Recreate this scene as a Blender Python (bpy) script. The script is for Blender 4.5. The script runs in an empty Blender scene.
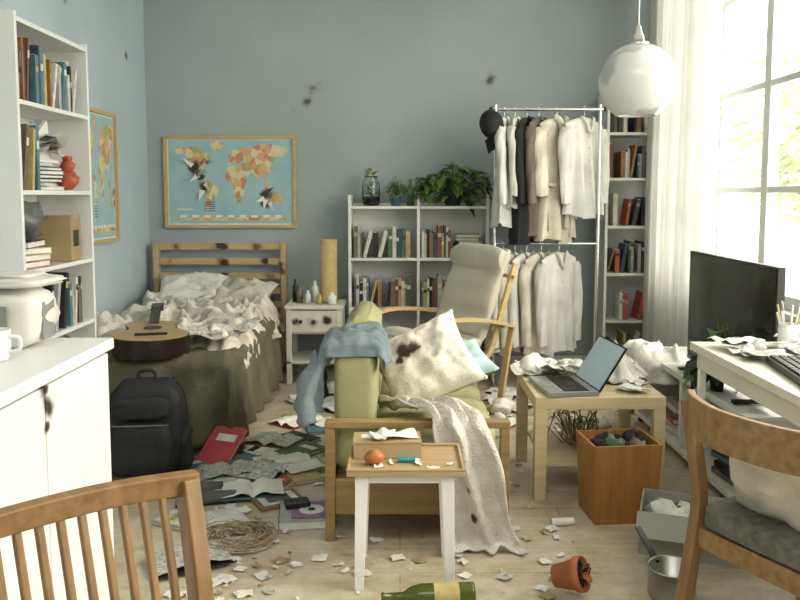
import bpy, bmesh, math, random
from mathutils import Vector, Matrix, noise, Euler
R = random.Random(7)
pi = math.pi
def V(*a): return Vector(a)
def nz(x,y,z=0.0): return noise.noise(Vector((x,y,z)))

# ---------------------------------------------------------------- materials
def lk(nt,a,b): nt.links.new(a,b)
def base_mat(name):
    m=bpy.data.materials.new(name); m.use_nodes=True
    nt=m.node_tree; return m,nt,nt.nodes['Principled BSDF']
def soot_nodes(nt, colsock, pts, dark=(0.022,0.015,0.010,1), nscale=14, amount=.95, core=.35):
    tc=nt.nodes.new('ShaderNodeTexCoord')
    ns=nt.nodes.new('ShaderNodeTexNoise'); ns.inputs['Scale'].default_value=nscale; ns.inputs['Detail'].default_value=6
    lk(nt,tc.outputs['Object'],ns.inputs['Vector'])
    def mask(mult,c,am):
        cur=None
        for (p,r) in pts:
            d=nt.nodes.new('ShaderNodeVectorMath'); d.operation='DISTANCE'
            lk(nt,tc.outputs['Object'],d.inputs[0]); d.inputs[1].default_value=p
            a=nt.nodes.new('ShaderNodeMath'); a.operation='MULTIPLY_ADD'
            lk(nt,ns.outputs['Fac'],a.inputs[0]); a.inputs[1].default_value=r*2.8; a.inputs[2].default_value=-r*1.4
            s=nt.nodes.new('ShaderNodeMath'); s.operation='ADD'
            lk(nt,d.outputs['Value'],s.inputs[0]); lk(nt,a.outputs[0],s.inputs[1])
            mr=nt.nodes.new('ShaderNodeMapRange'); mr.interpolation_type='SMOOTHSTEP'
            mr.inputs['From Min'].default_value=r*c; mr.inputs['From Max'].default_value=r*mult
            mr.inputs['To Min'].default_value=am; mr.inputs['To Max'].default_value=0
            lk(nt,s.outputs[0],mr.inputs['Value'])
            if cur is None: cur=mr.outputs[0]
            else:
                mx=nt.nodes.new('ShaderNodeMath'); mx.operation='MAXIMUM'
                lk(nt,cur,mx.inputs[0]); lk(nt,mr.outputs[0],mx.inputs[1]); cur=mx.outputs[0]
        return cur
    mixa=nt.nodes.new('ShaderNodeMix'); mixa.data_type='RGBA'
    lk(nt,mask(1.5,core,.6),mixa.inputs['Factor']); lk(nt,colsock,mixa.inputs['A']); mixa.inputs['B'].default_value=(.20,.11,.045,1) if amount>.8 else (.16,.16,.15,1)
    mix=nt.nodes.new('ShaderNodeMix'); mix.data_type='RGBA'
    lk(nt,mask(1.0,core,amount),mix.inputs['Factor']); lk(nt,mixa.outputs['Result'],mix.inputs['A']); mix.inputs['B'].default_value=dark
    return mix.outputs['Result']
def mat(name,c,rough=.6,var=.12,scale=6,metal=0,c2=None,soot=None,bump=0,bscale=60,trans=0,stretch=(1,1,1),spec=None,detail=4,amount=.95,core=.35):
    m,nt,b=base_mat(name)
    if c2 is None: c2=tuple(max(0,x*(1-var*2)) for x in c); c1=tuple(min(1,x*(1+var*.4)) for x in c)
    else: c1=c
    tc=nt.nodes.new('ShaderNodeTexCoord'); mp=nt.nodes.new('ShaderNodeMapping'); mp.inputs['Scale'].default_value=stretch
    n=nt.nodes.new('ShaderNodeTexNoise'); n.inputs['Scale'].default_value=scale; n.inputs['Detail'].default_value=detail
    lk(nt,tc.outputs['Object'],mp.inputs[0]); lk(nt,mp.outputs[0],n.inputs['Vector'])
    cr=nt.nodes.new('ShaderNodeValToRGB'); cr.color_ramp.elements[0].position=.3; cr.color_ramp.elements[1].position=.7
    cr.color_ramp.elements[0].color=(*c2,1); cr.color_ramp.elements[1].color=(*c1,1)
    lk(nt,n.outputs['Fac'],cr.inputs[0]); out=cr.outputs[0]
    if soot: out=soot_nodes(nt,out,soot,amount=amount,core=core)
    lk(nt,out,b.inputs['Base Color'])
    b.inputs['Roughness'].default_value=rough; b.inputs['Metallic'].default_value=metal
    if spec is not None: b.inputs['Specular IOR Level'].default_value=spec
    if trans: b.inputs['Transmission Weight'].default_value=trans
    if bump:
        n2=nt.nodes.new('ShaderNodeTexNoise'); n2.inputs['Scale'].default_value=bscale
        lk(nt,tc.outputs['Object'],n2.inputs['Vector'])
        bp=nt.nodes.new('ShaderNodeBump'); bp.inputs['Strength'].default_value=bump; bp.inputs['Distance'].default_value=.01
        lk(nt,n2.outputs['Fac'],bp.inputs['Height']); lk(nt,bp.outputs[0],b.inputs['Normal'])
    return m
def wood(name,c1,c2,axis='x',rough=.5,soot=None):
    st={'x':(1.2,14,14),'y':(14,1.2,14),'z':(14,14,1.2)}[axis]
    return mat(name,c1,rough,c2=c2,scale=3.0,stretch=st,soot=soot,detail=6)

WHITE=mat('white_paint',(.80,.80,.77),.45,.06,3)
WHITE2=mat('white_laminate',(.79,.79,.76),.35,.05,2)
LINEN=mat('white_linen',(.77,.75,.67),.9,.12,7,bump=.3,bscale=90)
LINEN2=mat('cream_cotton',(.66,.62,.50),.9,.15,8,bump=.3,bscale=80)
GREYC=mat('grey_cloth',(.13,.13,.125),.9,.2,8)
DARKC=mat('dark_cloth',(.015,.015,.018),.9,.2,8)
BLACK=mat('black_plastic',(.010,.010,.011),.4,.1,5)
PAPER=mat('paper',(.78,.77,.70),.8,.08,12)
PAPER2=mat('newsprint',(.60,.59,.53),.85,c2=(.25,.25,.23),scale=60,detail=2)
CHROME=mat('chrome',(.75,.75,.74),.2,.02,3,metal=1)
STEEL=mat('steel',(.5,.5,.48),.3,.05,3,metal=1)
BIRCH=wood('birch',(.60,.45,.24),(.46,.32,.15),'x')
OAKX=wood('oak_x',(.30,.17,.065),(.17,.088,.030),'x')
OAKZ=wood('oak_z',(.28,.155,.06),(.16,.082,.028),'z')
CARD=mat('cardboard',(.38,.27,.14),.8,.1,6)
GREEN=mat('olive_upholstery',(.36,.36,.185),.95,.12,5,bump=.4,bscale=200)
LEAF=mat('leaf_green',(.11,.23,.04),.45,.4,20)
LEAF2=mat('leaf_yellow',(.36,.44,.10),.45,.3,20)
DRY=mat('dry_straw',(.42,.34,.18),.9,.3,20)
TERRA=mat('terracotta',(.45,.14,.05),.8,.15,10)
SOIL=mat('soil',(.03,.02,.012),1,.3,40)
GLASS=mat('clear_glass',(.85,.95,.9),.05,.01,3,trans=1)
BGLASS=mat('bottle_glass',(.10,.13,.015),.08,.05,3,trans=.35)

BC=[(.50,.10,.05),(.05,.07,.12),(.66,.64,.55),(.02,.02,.02),(.22,.08,.04),(.10,.20,.25),(.52,.41,.15),(.75,.74,.70),(.08,.14,.08),(.36,.18,.07),(.16,.13,.11),(.46,.46,.43)]
BM=[mat('book_cover_%d'%i,c,.55,.15,20) for i,c in enumerate(BC)]

# ---------------------------------------------------------------- mesh accumulator
class M:
    def __init__(s):
        s.v=[];s.f=[];s.mi=[];s.sm=[];s.mats=[];s.T=Matrix()
    def add(s,vs,fs,mt,smooth=False):
        if mt not in s.mats: s.mats.append(mt)
        i=s.mats.index(mt); o=len(s.v)
        s.v+= [tuple(s.T@Vector(p)) for p in vs]
        for f in fs: s.f.append([k+o for k in f]); s.mi.append(i); s.sm.append(smooth)
    def box(s,c,d,mt,rot=None):
        vs=[Vector((x*d[0]/2,y*d[1]/2,z*d[2]/2)) for x in(-1,1) for y in(-1,1) for z in(-1,1)]
        if rot: 
            e=Euler(rot).to_matrix(); vs=[e@v for v in vs]
        vs=[v+Vector(c) for v in vs]
        s.add(vs,[(0,1,3,2),(4,6,7,5),(0,4,5,1),(2,3,7,6),(0,2,6,4),(1,5,7,3)],mt)
    def bx(s,x0,x1,y0,y1,z0,z1,mt): s.box(((x0+x1)/2,(y0+y1)/2,(z0+z1)/2),(x1-x0,y1-y0,z1-z0),mt)
    def cyl(s,p0,p1,r0,r1,mt,n=16,smooth=True):
        p0=Vector(p0);p1=Vector(p1);d=(p1-p0).normalized()
        a=d.orthogonal().normalized();b=d.cross(a)
        vs=[];
        for p,r in((p0,r0),(p1,r1)):
            for i in range(n):
                t=2*pi*i/n; vs.append(p+a*math.cos(t)*r+b*math.sin(t)*r)
        s.add(vs,[(i,(i+1)%n,n+(i+1)%n,n+i) for i in range(n)],mt,smooth)
        s.add(vs[:n],[list(range(n))[::-1]],mt); s.add(vs[n:],[list(range(n))],mt)
    def beam(s,p0,p1,w,t,mt,side=(0,1,0),w1=None,t1=None):
        s.sweep([p0,p1],w,t,mt,side,w1,t1)
    def lathe(s,prof,mt,c=(0,0,0),n=28,capb=False):
        vs=[];
        for r,z in prof:
            for i in range(n):
                t=2*pi*i/n; vs.append((c[0]+r*math.cos(t),c[1]+r*math.sin(t),c[2]+z))
        fs=[]
        for k in range(len(prof)-1):
            for i in range(n): fs.append((k*n+i,k*n+(i+1)%n,(k+1)*n+(i+1)%n,(k+1)*n+i))
        s.add(vs,fs,mt,True)
    def ball(s,c,r,mt,n=16,nzs=0,seed=0):
        if not hasattr(r,'__len__'): r=(r,r,r)
        vs=[];fs=[];m=n//2
        for j in range(m+1):
            ph=pi*j/m
            for i in range(n):
                t=2*pi*i/n; d=Vector((math.sin(ph)*math.cos(t),math.sin(ph)*math.sin(t),math.cos(ph)))
                k=1+nzs*nz(d.x*2.3+seed,d.y*2.3,d.z*2.3)
                vs.append((c[0]+d.x*r[0]*k,c[1]+d.y*r[1]*k,c[2]+d.z*r[2]*k))
        for j in range(m):
            for i in range(n): fs.append((j*n+i,j*n+(i+1)%n,(j+1)*n+(i+1)%n,(j+1)*n+i))
        s.add(vs,fs,mt,True)
    def sweep(s,path,w,t,mt,side=(0,1,0),w1=None,t1=None,smooth=False):
        path=[Vector(p) for p in path]; n=len(path); side=Vector(side).normalized(); vs=[]
        for i,p in enumerate(path):
            d=(path[min(i+1,n-1)]-path[max(i-1,0)]).normalized()
            sd=(side-d*side.dot(d)).normalized(); nn=d.cross(sd); k=i/(n-1)
            ww=w+(w1-w)*k if w1 is not None else w; tt=t+(t1-t)*k if t1 is not None else t
            for a,b in((-1,-1),(1,-1),(1,1),(-1,1)): vs.append(p+sd*a*ww/2+nn*b*tt/2)
        fs=[]
        for i in range(n-1):
            for k in range(4): fs.append((i*4+k,i*4+(k+1)%4,(i+1)*4+(k+1)%4,(i+1)*4+k))
        fs.append((3,2,1,0)); o=(n-1)*4; fs.append((o,o+1,o+2,o+3))
        s.add(vs,fs,mt,smooth)
    def tube(s,path,r,mt,n=8,r1=None):
        path=[Vector(p) for p in path]; L=len(path); vs=[]; a=None
        for i,p in enumerate(path):
            d=(path[min(i+1,L-1)]-path[max(i-1,0)]).normalized()
            a=d.orthogonal().normalized() if a is None else (a-d*a.dot(d)).normalized()
            b=d.cross(a); rr=r if r1 is None else r+(r1-r)*i/(L-1)
            for k in range(n):
                t=2*pi*k/n; vs.append(p+a*math.cos(t)*rr+b*math.sin(t)*rr)
        fs=[(i*n+k,i*n+(k+1)%n,(i+1)*n+(k+1)%n,(i+1)*n+k) for i in range(L-1) for k in range(n)]
        fs+= [list(range(n))[::-1],[ (L-1)*n+k for k in range(n)]]
        s.add(vs,fs,mt,True)
    def rings(s,rs,mt,cap=True,smooth=True):
        n=len(rs[0]); vs=[p for r in rs for p in r]
        fs=[(i*n+k,i*n+(k+1)%n,(i+1)*n+(k+1)%n,(i+1)*n+k) for i in range(len(rs)-1) for k in range(n)]
        if cap: fs+=[list(range(n))[::-1],[(len(rs)-1)*n+k for k in range(n)]]
        s.add(vs,fs,mt,smooth)
    def grid(s,fn,nu,nv,mt,smooth=True):
        vs=[fn(i/nu,j/nv) for j in range(nv+1) for i in range(nu+1)]
        fs=[(j*(nu+1)+i,j*(nu+1)+i+1,(j+1)*(nu+1)+i+1,(j+1)*(nu+1)+i) for j in range(nv) for i in range(nu)]
        s.add(vs,fs,mt,smooth)
    def prism(s,pts,z0,z1,mt,side=None):
        n=len(pts); lo=[(x,y,z0) for x,y in pts]; hi=[(x,y,z1) for x,y in pts]
        s.add(hi,[list(range(n))],mt); s.add(lo,[list(range(n))[::-1]],mt)
        s.add(lo+hi,[(i,(i+1)%n,n+(i+1)%n,n+i) for i in range(n)],side or mt)
    def pillow(s,w,h,t,mt,n=20,wr=.02,seed=0,rag=0):
        def mk(sg):
            def fn(u,v):
                a=u*2-1;b=v*2-1
                e=max(0,(1-a**4))**.5*max(0,(1-b**4))**.5
                px=a*w/2*(1-.10*(1-b*b)); py=b*h/2*(1-.10*(1-a*a))
                z=sg*t/2*e+wr*nz(a*2.5+seed,b*2.5,sg)*e+wr*.5*nz(a*7+seed,b*7,sg)*e
                return (px,py,z)
            return fn
        s.grid(mk(1),n,n,mt); s.grid(mk(-1),n,n,mt)
    def done(s,name,loc=(0,0,0),rot=(0,0,0),bevel=0,solid=0,sub=0,parent=None,scale=None):
        me=bpy.data.meshes.new(name); me.from_pydata(s.v,[],s.f)
        for mt in s.mats: me.materials.append(mt)
        me.polygons.foreach_set('material_index',s.mi); me.polygons.foreach_set('use_smooth',s.sm)
        bm=bmesh.new(); bm.from_mesh(me)
        if not solid: bmesh.ops.recalc_face_normals(bm,faces=bm.faces)
        bm.to_mesh(me); bm.free()
        o=bpy.data.objects.new(name,me); bpy.context.scene.collection.objects.link(o)
        o.location=loc; o.rotation_euler=rot
        if scale: o.scale=scale
        if solid:
            q=o.modifiers.new('s','SOLIDIFY'); q.thickness=solid; q.offset=1
        if bevel:
            q=o.modifiers.new('b','BEVEL'); q.width=bevel; q.segments=2; q.limit_method='ANGLE'; q.angle_limit=.8
        if sub:
            q=o.modifiers.new('u','SUBSURF'); q.levels=sub; q.render_levels=sub
        if parent: o.parent=parent
        return o
def cat(pts,n=8):
    P=[Vector(p) for p in pts]; P=[P[0]*2-P[1]]+P+[P[-1]*2-P[-2]]; out=[]
    for i in range(1,len(P)-2):
        for k in range(n):
            t=k/n;a,b,c,d=P[i-1],P[i],P[i+1],P[i+2]
            out.append(.5*((2*b)+(c-a)*t+(2*a-5*b+4*c-d)*t*t+(3*b-a-3*c+d)*t**3))
    out.append(P[-2]); return out
def T(x,y,z,rz=0,rx=0,ry=0): return Matrix.Translation((x,y,z))@Euler((rx,ry,rz)).to_matrix().to_4x4()
def ridge(u,v,sd):
    a=max(0,1-abs(nz(u+sd+.35*nz(v,u),v,.3))*2.6); b=max(0,1-abs(nz(u*2.1,v*2.1+sd,1.7))*2.6); c=nz(u*5,v*5,sd)
    return .55*a**1.3+.25*b**1.3+.05*c+.5*(nz(u*.6,v*.6,sd)+.4)
def drape(m,x0,x1,y0,y1,zt,over,mt,nu=50,nv=50,na=.01,ns=5,rip=.12,k=22,zmin=.006,top=None,seed=0,rg=False):
    l,r,f,b=over
    def fn(a,c):
        u=x0-l+a*(x1-x0+l+r); v=y0-f+c*(y1-y0+f+b)
        cx=min(max(u,x0),x1); cy=min(max(v,y0),y1); dx=u-cx;dy=v-cy;d=math.hypot(dx,dy)
        z=zt+(top(cx,cy) if top else 0)
        nn=na*(nz(u*ns+seed,v*ns,1)+.5*nz(u*ns*2.7,v*ns*2.7+seed,2))
        if rg: nn=na*max(0,ridge(u*ns,v*ns,seed))
        if d<1e-6: return (u,v,z+abs(nn)+(0 if rg else nn*.3))
        ex=dx/d;ey=dy/d; s=(cx+cy)*1.0+math.atan2(ey,ex)*.15
        z=z-d; o=.012+min(d,.5)*rip*(1+math.sin(s*k+seed+2*nz(s*3,seed)))+abs(nn)*(.5 if rg else 1)
        if z<zmin: o+=(zmin-z)*.55; z=zmin+abs(nn)*1.2
        return (cx+ex*o,cy+ey*o,z)
    m.grid(fn,nu,nv,mt)
def books(m,L,hmin,hmax,dep,lean_p=.12,gap=.1,r=R):
    x=0
    B=m.T.copy()
    while x<L-.03:
        if r.random()<gap: x+=r.uniform(.02,.07); continue
        w=r.uniform(.012,.034); h=r.uniform(hmin,hmax); d=dep*r.uniform(.7,1); c=r.choice(BM)
        ln=r.uniform(.12,.3) if r.random()<lean_p else 0
        if x+w+h*math.sin(ln)>L: break
        m.T=B@T(x,0,0)@Euler((0,ln,0)).to_matrix().to_4x4()
        m.box((w/2,d/2,h/2+ (w*math.sin(ln))),(w,d,h),c)
        m.box((w/2,d/2+.004,h/2+.002+(w*math.sin(ln))),(w*.75,d-.004,h-.004+.006),PAPER)
        if r.random()<.6: m.box((w/2,-.0005,h*r.uniform(.6,.8)+(w*math.sin(ln))),(w*.8,.002,h*.12),r.choice([BM[7],BM[6],BM[3],BM[2]]))
        x+=w+.001+(h*math.sin(ln) if ln else 0)
    m.T=B
def book_flat(m,x,y,z,w,d,t,rz,c,rx=0,ry=0):
    B=m.T.copy(); m.T=B@T(x,y,z+t/2,rz,rx,ry)
    m.box((0,0,t/2-.0015),(w,d,.003),c); m.box((0,0,-t/2+.0015),(w,d,.003),c); m.box((-w/2+.0015,0,0),(.003,d,t),c)
    m.box((0,0,0),(w-.008,d-.008,t-.006),PAPER)
    m.box((w*.05,d*.2,t/2+.0003),(w*.6,d*.18,.0008),R.choice([BM[7],BM[3],BM[6],BM[2],BM[0]])); m.T=B
def book_open(m,x,y,z,w,d,rz,c,pm=None):
    B=m.T.copy(); m.T=B@T(x,y,z,rz)
    for sg in(-1,1):
        def fn(u,v): return (sg*u*w, (v-.5)*d, .006+.03*math.sin(min(1,u*1.6)*pi*.75)*(1-u*.6))
        m.grid(fn,8,2,pm or PAPER)
        m.box((sg*w/2,0,.003),(w,d*1.02,.004),c)
    m.T=B
def sheet(m,x,y,z,w,d,rz,mt,cr=.02,n=5,seed=None):
    sd=R.random()*50 if seed is None else seed
    B=m.T.copy(); m.T=B@T(x,y,z,rz)
    m.grid(lambda u,v:((u-.5)*w,(v-.5)*d,.003+cr*max(0,nz(u*1.8+sd,v*1.8)+.25)),n,n,mt); m.T=B
def crumple(m,x,y,z,r,mt,seed):
    m.ball((x,y,z+r*.75),(r,r,r*.75),mt,10,.9,seed)
def leaf(m,base,d,L,W,mt,droop=.3):
    d=Vector(d).normalized(); up=Vector((0,0,1)); s=d.cross(up)
    if s.length<.05: s=Vector((1,0,0))
    s.normalize(); n=s.cross(d); b=Vector(base)
    pr=[(0,0),(.12,.42),(.4,.5),(.72,.28),(1,0)]
    mid=[b+d*L*t-up*droop*L*t*t for t,_ in pr]
    vs=[];fs=[]
    for (t,w),c in zip(pr,mid): vs+= [c-s*w*W+n*w*W*.35,c,c+s*w*W+n*w*W*.35]
    for i in range(4): fs+=[(i*3,i*3+1,i*3+4,i*3+3),(i*3+1,i*3+2,i*3+5,i*3+4)]
    m.add(vs,fs,mt,True)

# ================================================================= ROOM
XL,XR,YB,YF,H=-1.88,1.92,6.0,-1.6,3.25
BWALL=mat('blue_grey_plaster',(.405,.455,.462),.9,c2=(.335,.38,.39),scale=1.3,detail=8,bump=.15,bscale=40,amount=.75,core=.0,
  soot=[((-.62,5.98,2.08),.05),((-.69,5.98,1.99),.045),((-.78,5.98,1.93),.024),((.66,5.98,2.14),.05),((-.55,5.98,2.2),.016),((.3,5.98,1.9),.014),((-1.1,5.98,2.0),.012),((.05,5.98,2.35),.016),((1.3,5.98,2.1),.014)])
LWALL=mat('pale_blue_plaster',(.48,.56,.61),.9,c2=(.40,.48,.53),scale=1.5,detail=8,bump=.12,bscale=40,amount=.75,core=0,soot=[((-1.88,5.6,2.25),.03),((-1.88,4.6,2.4),.03)])
CEIL=mat('ceiling_paint',(.74,.75,.73),.9,.05,2)
fm,nt,b=base_mat('pale_wood_floor')
tc=nt.nodes.new('ShaderNodeTexCoord'); mp=nt.nodes.new('ShaderNodeMapping'); mp.inputs['Rotation'].default_value=(0,0,0)
br=nt.nodes.new('ShaderNodeTexBrick'); br.inputs['Scale'].default_value=1; br.inputs['Brick Width'].default_value=1.3; br.inputs['Row Height'].default_value=.19
br.inputs['Mortar Size'].default_value=.0025; br.inputs['Color1'].default_value=(.52,.44,.30,1); br.inputs['Color2'].default_value=(.46,.38,.255,1); br.inputs['Mortar'].default_value=(.26,.20,.13,1)
lk(nt,tc.outputs['Object'],mp.inputs[0]); lk(nt,mp.outputs[0],br.inputs['Vector'])
mp2=nt.nodes.new('ShaderNodeMapping'); mp2.inputs['Scale'].default_value=(1,10,1); n=nt.nodes.new('ShaderNodeTexNoise'); n.inputs['Scale'].default_value=3; n.inputs['Detail'].default_value=7
lk(nt,tc.outputs['Object'],mp2.inputs[0]); lk(nt,mp2.outputs[0],n.inputs['Vector'])
n3=nt.nodes.new('ShaderNodeTexNoise'); n3.inputs['Scale'].default_value=4; n3.inputs['Detail'].default_value=10; n3.inputs['Roughness'].default_value=.75; lk(nt,tc.outputs['Object'],n3.inputs['Vector'])
mx=nt.nodes.new('ShaderNodeMix'); mx.data_type='RGBA'; mx.blend_type='MULTIPLY'; mx.inputs['Factor'].default_value=.55
cr=nt.nodes.new('ShaderNodeValToRGB'); cr.color_ramp.elements[0].position=.3; cr.color_ramp.elements[1].position=.65; cr.color_ramp.elements[0].color=(.6,.55,.48,1)
lk(nt,n.outputs['Fac'],cr.inputs[0]); lk(nt,br.outputs['Color'],mx.inputs['A']); lk(nt,cr.outputs[0],mx.inputs['B'])
mx2=nt.nodes.new('ShaderNodeMix'); mx2.data_type='RGBA'; mx2.inputs['B'].default_value=(.62,.57,.46,1)
cr2=nt.nodes.new('ShaderNodeValToRGB'); cr2.color_ramp.elements[0].position=.42; cr2.color_ramp.elements[1].position=.62; cr2.color_ramp.elements[1].color=(.85,.85,.85,1)
lk(nt,n3.outputs['Fac'],cr2.inputs[0]); lk(nt,cr2.outputs[0],mx2.inputs['Factor']); lk(nt,mx.outputs['Result'],mx2.inputs['A']); lk(nt,mx2.outputs['Result'],b.inputs['Base Color'])
b.inputs['Roughness'].default_value=.5
m=M(); m.bx(XL-.15,XR+.15,YF-.15,YB+.15,-.1,0,fm); m.done('floor')
m=M(); m.bx(XL-.15,XR+.15,YF-.15,YB+.15,H,H+.1,CEIL); m.done('ceiling')
m=M(); m.bx(XL-.15,XR+.15,YB,YB+.15,0,H,BWALL); m.done('wall_back')
m=M(); m.bx(XL-.15,XL,YF,YB,0,H,LWALL); m.done('wall_left')
m=M(); m.bx(XL-.15,XR+.15,YF-.15,YF,0,H,LWALL); m.done('wall_front')
WY0,WY1,WZ0,WZ1=.2,5.55,.72,2.95
m=M(); RW=mat('warm_white_plaster',(.66,.66,.64),.9,.06,2)
m.bx(XR,XR+.15,YF,WY0,0,H,RW); m.bx(XR,XR+.15,WY1,YB,0,H,RW); m.bx(XR,XR+.15,WY0,WY1,0,WZ0,RW); m.bx(XR,XR+.15,WY0,WY1,WZ1,H,RW); m.done('wall_right')
m=M()
m.bx(XR-.03,XR+.12,WY0,WY1,WZ0-.03,WZ0,WHITE)
y=5.55; k=0
while y>.25:
    w=.075 if k%2==0 else .035
    m.bx(XR+.03,XR+.09,y-w,y,WZ0,WZ1,WHITE); y-=.60; k+=1
for z,w in((WZ0,.07),(1.31,.035),(1.87,.035),(2.42,.035),(WZ1-.06,.06)): m.bx(XR+.035,XR+.085,WY0,WY1,z,z+w,WHITE)
m.done('window_1',bevel=.004)
m=M(); m.bx(XL,XR,YB-.015,YB,0,.08,WHITE); m.done('baseboard_back')
m=M(); m.bx(XL,XL+.015,YF,YB-.015,0,.08,WHITE); m.done('baseboard_left')

# outside
GR=mat('pale_paving',(.65,.66,.60),.9,.2,3)
m=M(); m.bx(2.2,40,-20,40,-1.2,-1,GR); m.done('terrace_ground')
FOL=mat('foliage',(.58,.64,.42),.8,.2,2)
BARK=mat('bark',(.5,.46,.38),.9,.3,10)
for (x,y,z,r,s) in ((8.5,15,1.8,2.2,1),(10,19,3,2.8,3),(16,30,3,4.5,5)):
    m=M(); m.cyl((x,y,-1),(x,y,z),.22,.12,BARK,10)
    rr=random.Random(s)
    for i in range(600):
        a=rr.random()*2*pi; e=rr.uniform(-1,1); q=r*rr.uniform(.4,1)
        c=V(x+q*math.cos(a)*math.sqrt(1-e*e),y+q*math.sin(a)*math.sqrt(1-e*e),z+q*e*.9)
        leaf(m,c,(math.cos(a),math.sin(a),rr.uniform(-.6,.6)),.4,.3,FOL)
    m.done('garden_tree')

# ================================================================= BED
m=M()
HB=wood('pine_scorched',(.56,.43,.23),(.45,.33,.16),'x',soot=[((-1.65,5.9,.92),.035),((-1.33,5.9,.93),.07),((-1.05,5.9,.92),.045),((-1.7,5.9,.82),.035),((-1.3,5.9,.80),.05),((-1.3,5.9,.72),.06),((-1.0,5.9,.81),.04),((-.95,5.9,.70),.05),((-1.5,5.9,.70),.04),((-1.1,5.9,.60),.05),((-.87,5.88,.75),.05)])
for x in(-1.80,-.86): m.bx(x-.02,x+.02,5.86,5.94,0,.95,HB)
for z in(.895,.785,.675,.565,.46): m.bx(-1.78,-.88,5.885,5.915,z,z+.050,HB)
m.bx(-1.80,-1.76,3.98,5.86,.18,.30,HB); m.bx(-.90,-.86,3.98,5.86,.18,.30,HB); m.bx(-1.80,-.86,3.98,4.02,.05,.30,HB)
m.bx(-1.8,-1.74,3.98,4.04,0,.3,HB); m.bx(-.92,-.86,3.98,4.04,0,.3,HB)
m.bx(-1.76,-.90,4.02,5.86,.2,.44,LINEN)
bed=m.done('bed',bevel=.006)
OL=mat('olive_bedspread',(.150,.140,.085),.95,c2=(.078,.074,.045),scale=4,bump=.4,bscale=60)
m=M(); drape(m,-1.79,-.87,3.99,5.5,.455,(.03,.40,.42,0),OL,90,80,.05,4,.07,26,rg=True); m.done('bedspread',solid=.006,parent=bed)
DUV=mat('rumpled_linen',(.76,.73,.65),.95,c2=(.40,.36,.28),scale=9,bump=.9,bscale=38,detail=9,soot=[((-1.3,5.2,.6),.05),((-1.0,4.9,.55),.03)])
m=M()
drape(m,-1.74,-.92,4.26,5.60,.485,(.0,.13,.12,.0),DUV,160,190,.13,5.2,.16,20,seed=3,rg=True)
m.done('rumpled_duvet',solid=.008,parent=bed)
m=M()
m.T=T(-1.48,5.66,.62,.1,.5); m.pillow(.5,.36,.14,LINEN,18,.05,1)
m.T=T(-1.12,5.64,.60,-.2,.35); m.pillow(.45,.34,.13,LINEN2,18,.05,4)
m.T=Matrix(); m.done('bed_pillows',parent=bed)
m=M()
for x,y,rz in((-1.02,4.20,.4),(-.99,4.5,-.3),(-1.02,4.38,1.1),(-1.6,4.2,.2),(-1.45,4.45,.9),(-1.0,4.75,.3)): sheet(m,x,y,.54,.30,.24,rz,PAPER2,.07,10)
m.done('newspaper')
SPR=mat('spruce',(.42,.29,.13),.35,.1,12); MAH=mat('dark_mahogany',(.022,.014,.012),.25,.2,10); EB=mat('ebony',(.015,.012,.010),.4,.1,5)
m=M()
prof=[(0,.0),(.02,.09),(.07,.165),(.14,.19),(.21,.175),(.28,.13),(.33,.125),(.39,.145),(.44,.135),(.475,.08),(.485,.0)]
cp=cat([(b,a,0) for a,b in prof],5)
out=[(p.x,p.y) for p in cp]; out+= [(-x,y) for x,y in out[::-1][1:-1]]
m.prism(out,.0,.095,MAH); m.prism([(x*.97,y*.98+.004) for x,y in out],.0955,.099,SPR)
m.cyl((0,.30,.099),(0,.30,.1005),.048,.048,EB,24); m.box((0,.13,.104),(.16,.025,.01),EB)
m.box((0,.62,.105),(.052,.44,.014),EB); m.box((0,.64,.09),(.045,.4,.02),MAH); m.box((0,.91,.095),(.07,.17,.016),MAH)
for i in range(6): m.cyl((-.02+i*.008,.13,.111),(-.016+i*.0065,.86,.115),.0008,.0008,STEEL,5)
for sg in(-1,1):
    for q in range(3): m.cyl((sg*.03,.86+q*.045,.095),(sg*.05,.86+q*.045,.095),.006,.006,CHROME,8)
m.done('acoustic_guitar',(-1.235,3.90,.485),(math.radians(3),0,.25),bevel=.003)
BPK=mat('black_nylon',(.011,.012,.014),.7,.2,20,bump=.3,bscale=120)
def rbox(m,c,d,mt,e=.35,n=24,rows=8,seed=0):
    rs=[]
    for j in range(rows+1):
        t=j/rows; k=(1-abs(2*t-1)**4)**.5*.35+.65 if 0<t<1 else .62
        ring=[]
        for i in range(n):
            a=2*pi*i/n; ca,sa=math.cos(a),math.sin(a)
            x=math.copysign(abs(ca)**e,ca)*d[0]/2*k; y=math.copysign(abs(sa)**e,sa)*d[1]/2*k
            q=.012*nz(x*14+seed,y*14,t*5)
            ring.append((c[0]+x+q,c[1]+y+q,c[2]-d[2]/2+t*d[2]))
        rs.append(ring)
    m.rings(rs,mt)
m=M()
rbox(m,(0,0,.225),(.33,.2,.45),BPK); rbox(m,(0,-.11,.15),(.26,.10,.24),BPK,seed=4); rbox(m,(-.17,0,.12),(.06,.14,.2),BPK,seed=2); rbox(m,(.17,0,.12),(.06,.14,.2),BPK,seed=3)
rbox(m,(0,-.10,.335),(.24,.06,.10),BPK,seed=7)
m.tube(cat([(-.04,.0,.445),(-.03,0,.485),(.03,0,.485),(.04,0,.445)]),.008,BPK)
m.tube(cat([(-.12,-.15,.27),(-.1,-.163,.268),(.1,-.163,.268),(.12,-.15,.27)]),.003,GREYC)
m.tube(cat([(-.1,.1,.43),(-.13,.17,.33),(-.13,.18,.15),(-.12,.1,.04)]),.018,BPK); m.tube(cat([(.1,.1,.43),(.13,.17,.33),(.13,.18,.15),(.12,.1,.04)]),.018,BPK)
m.done('backpack',(-1.17,3.62,0),(-.06,0,.1))

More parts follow.
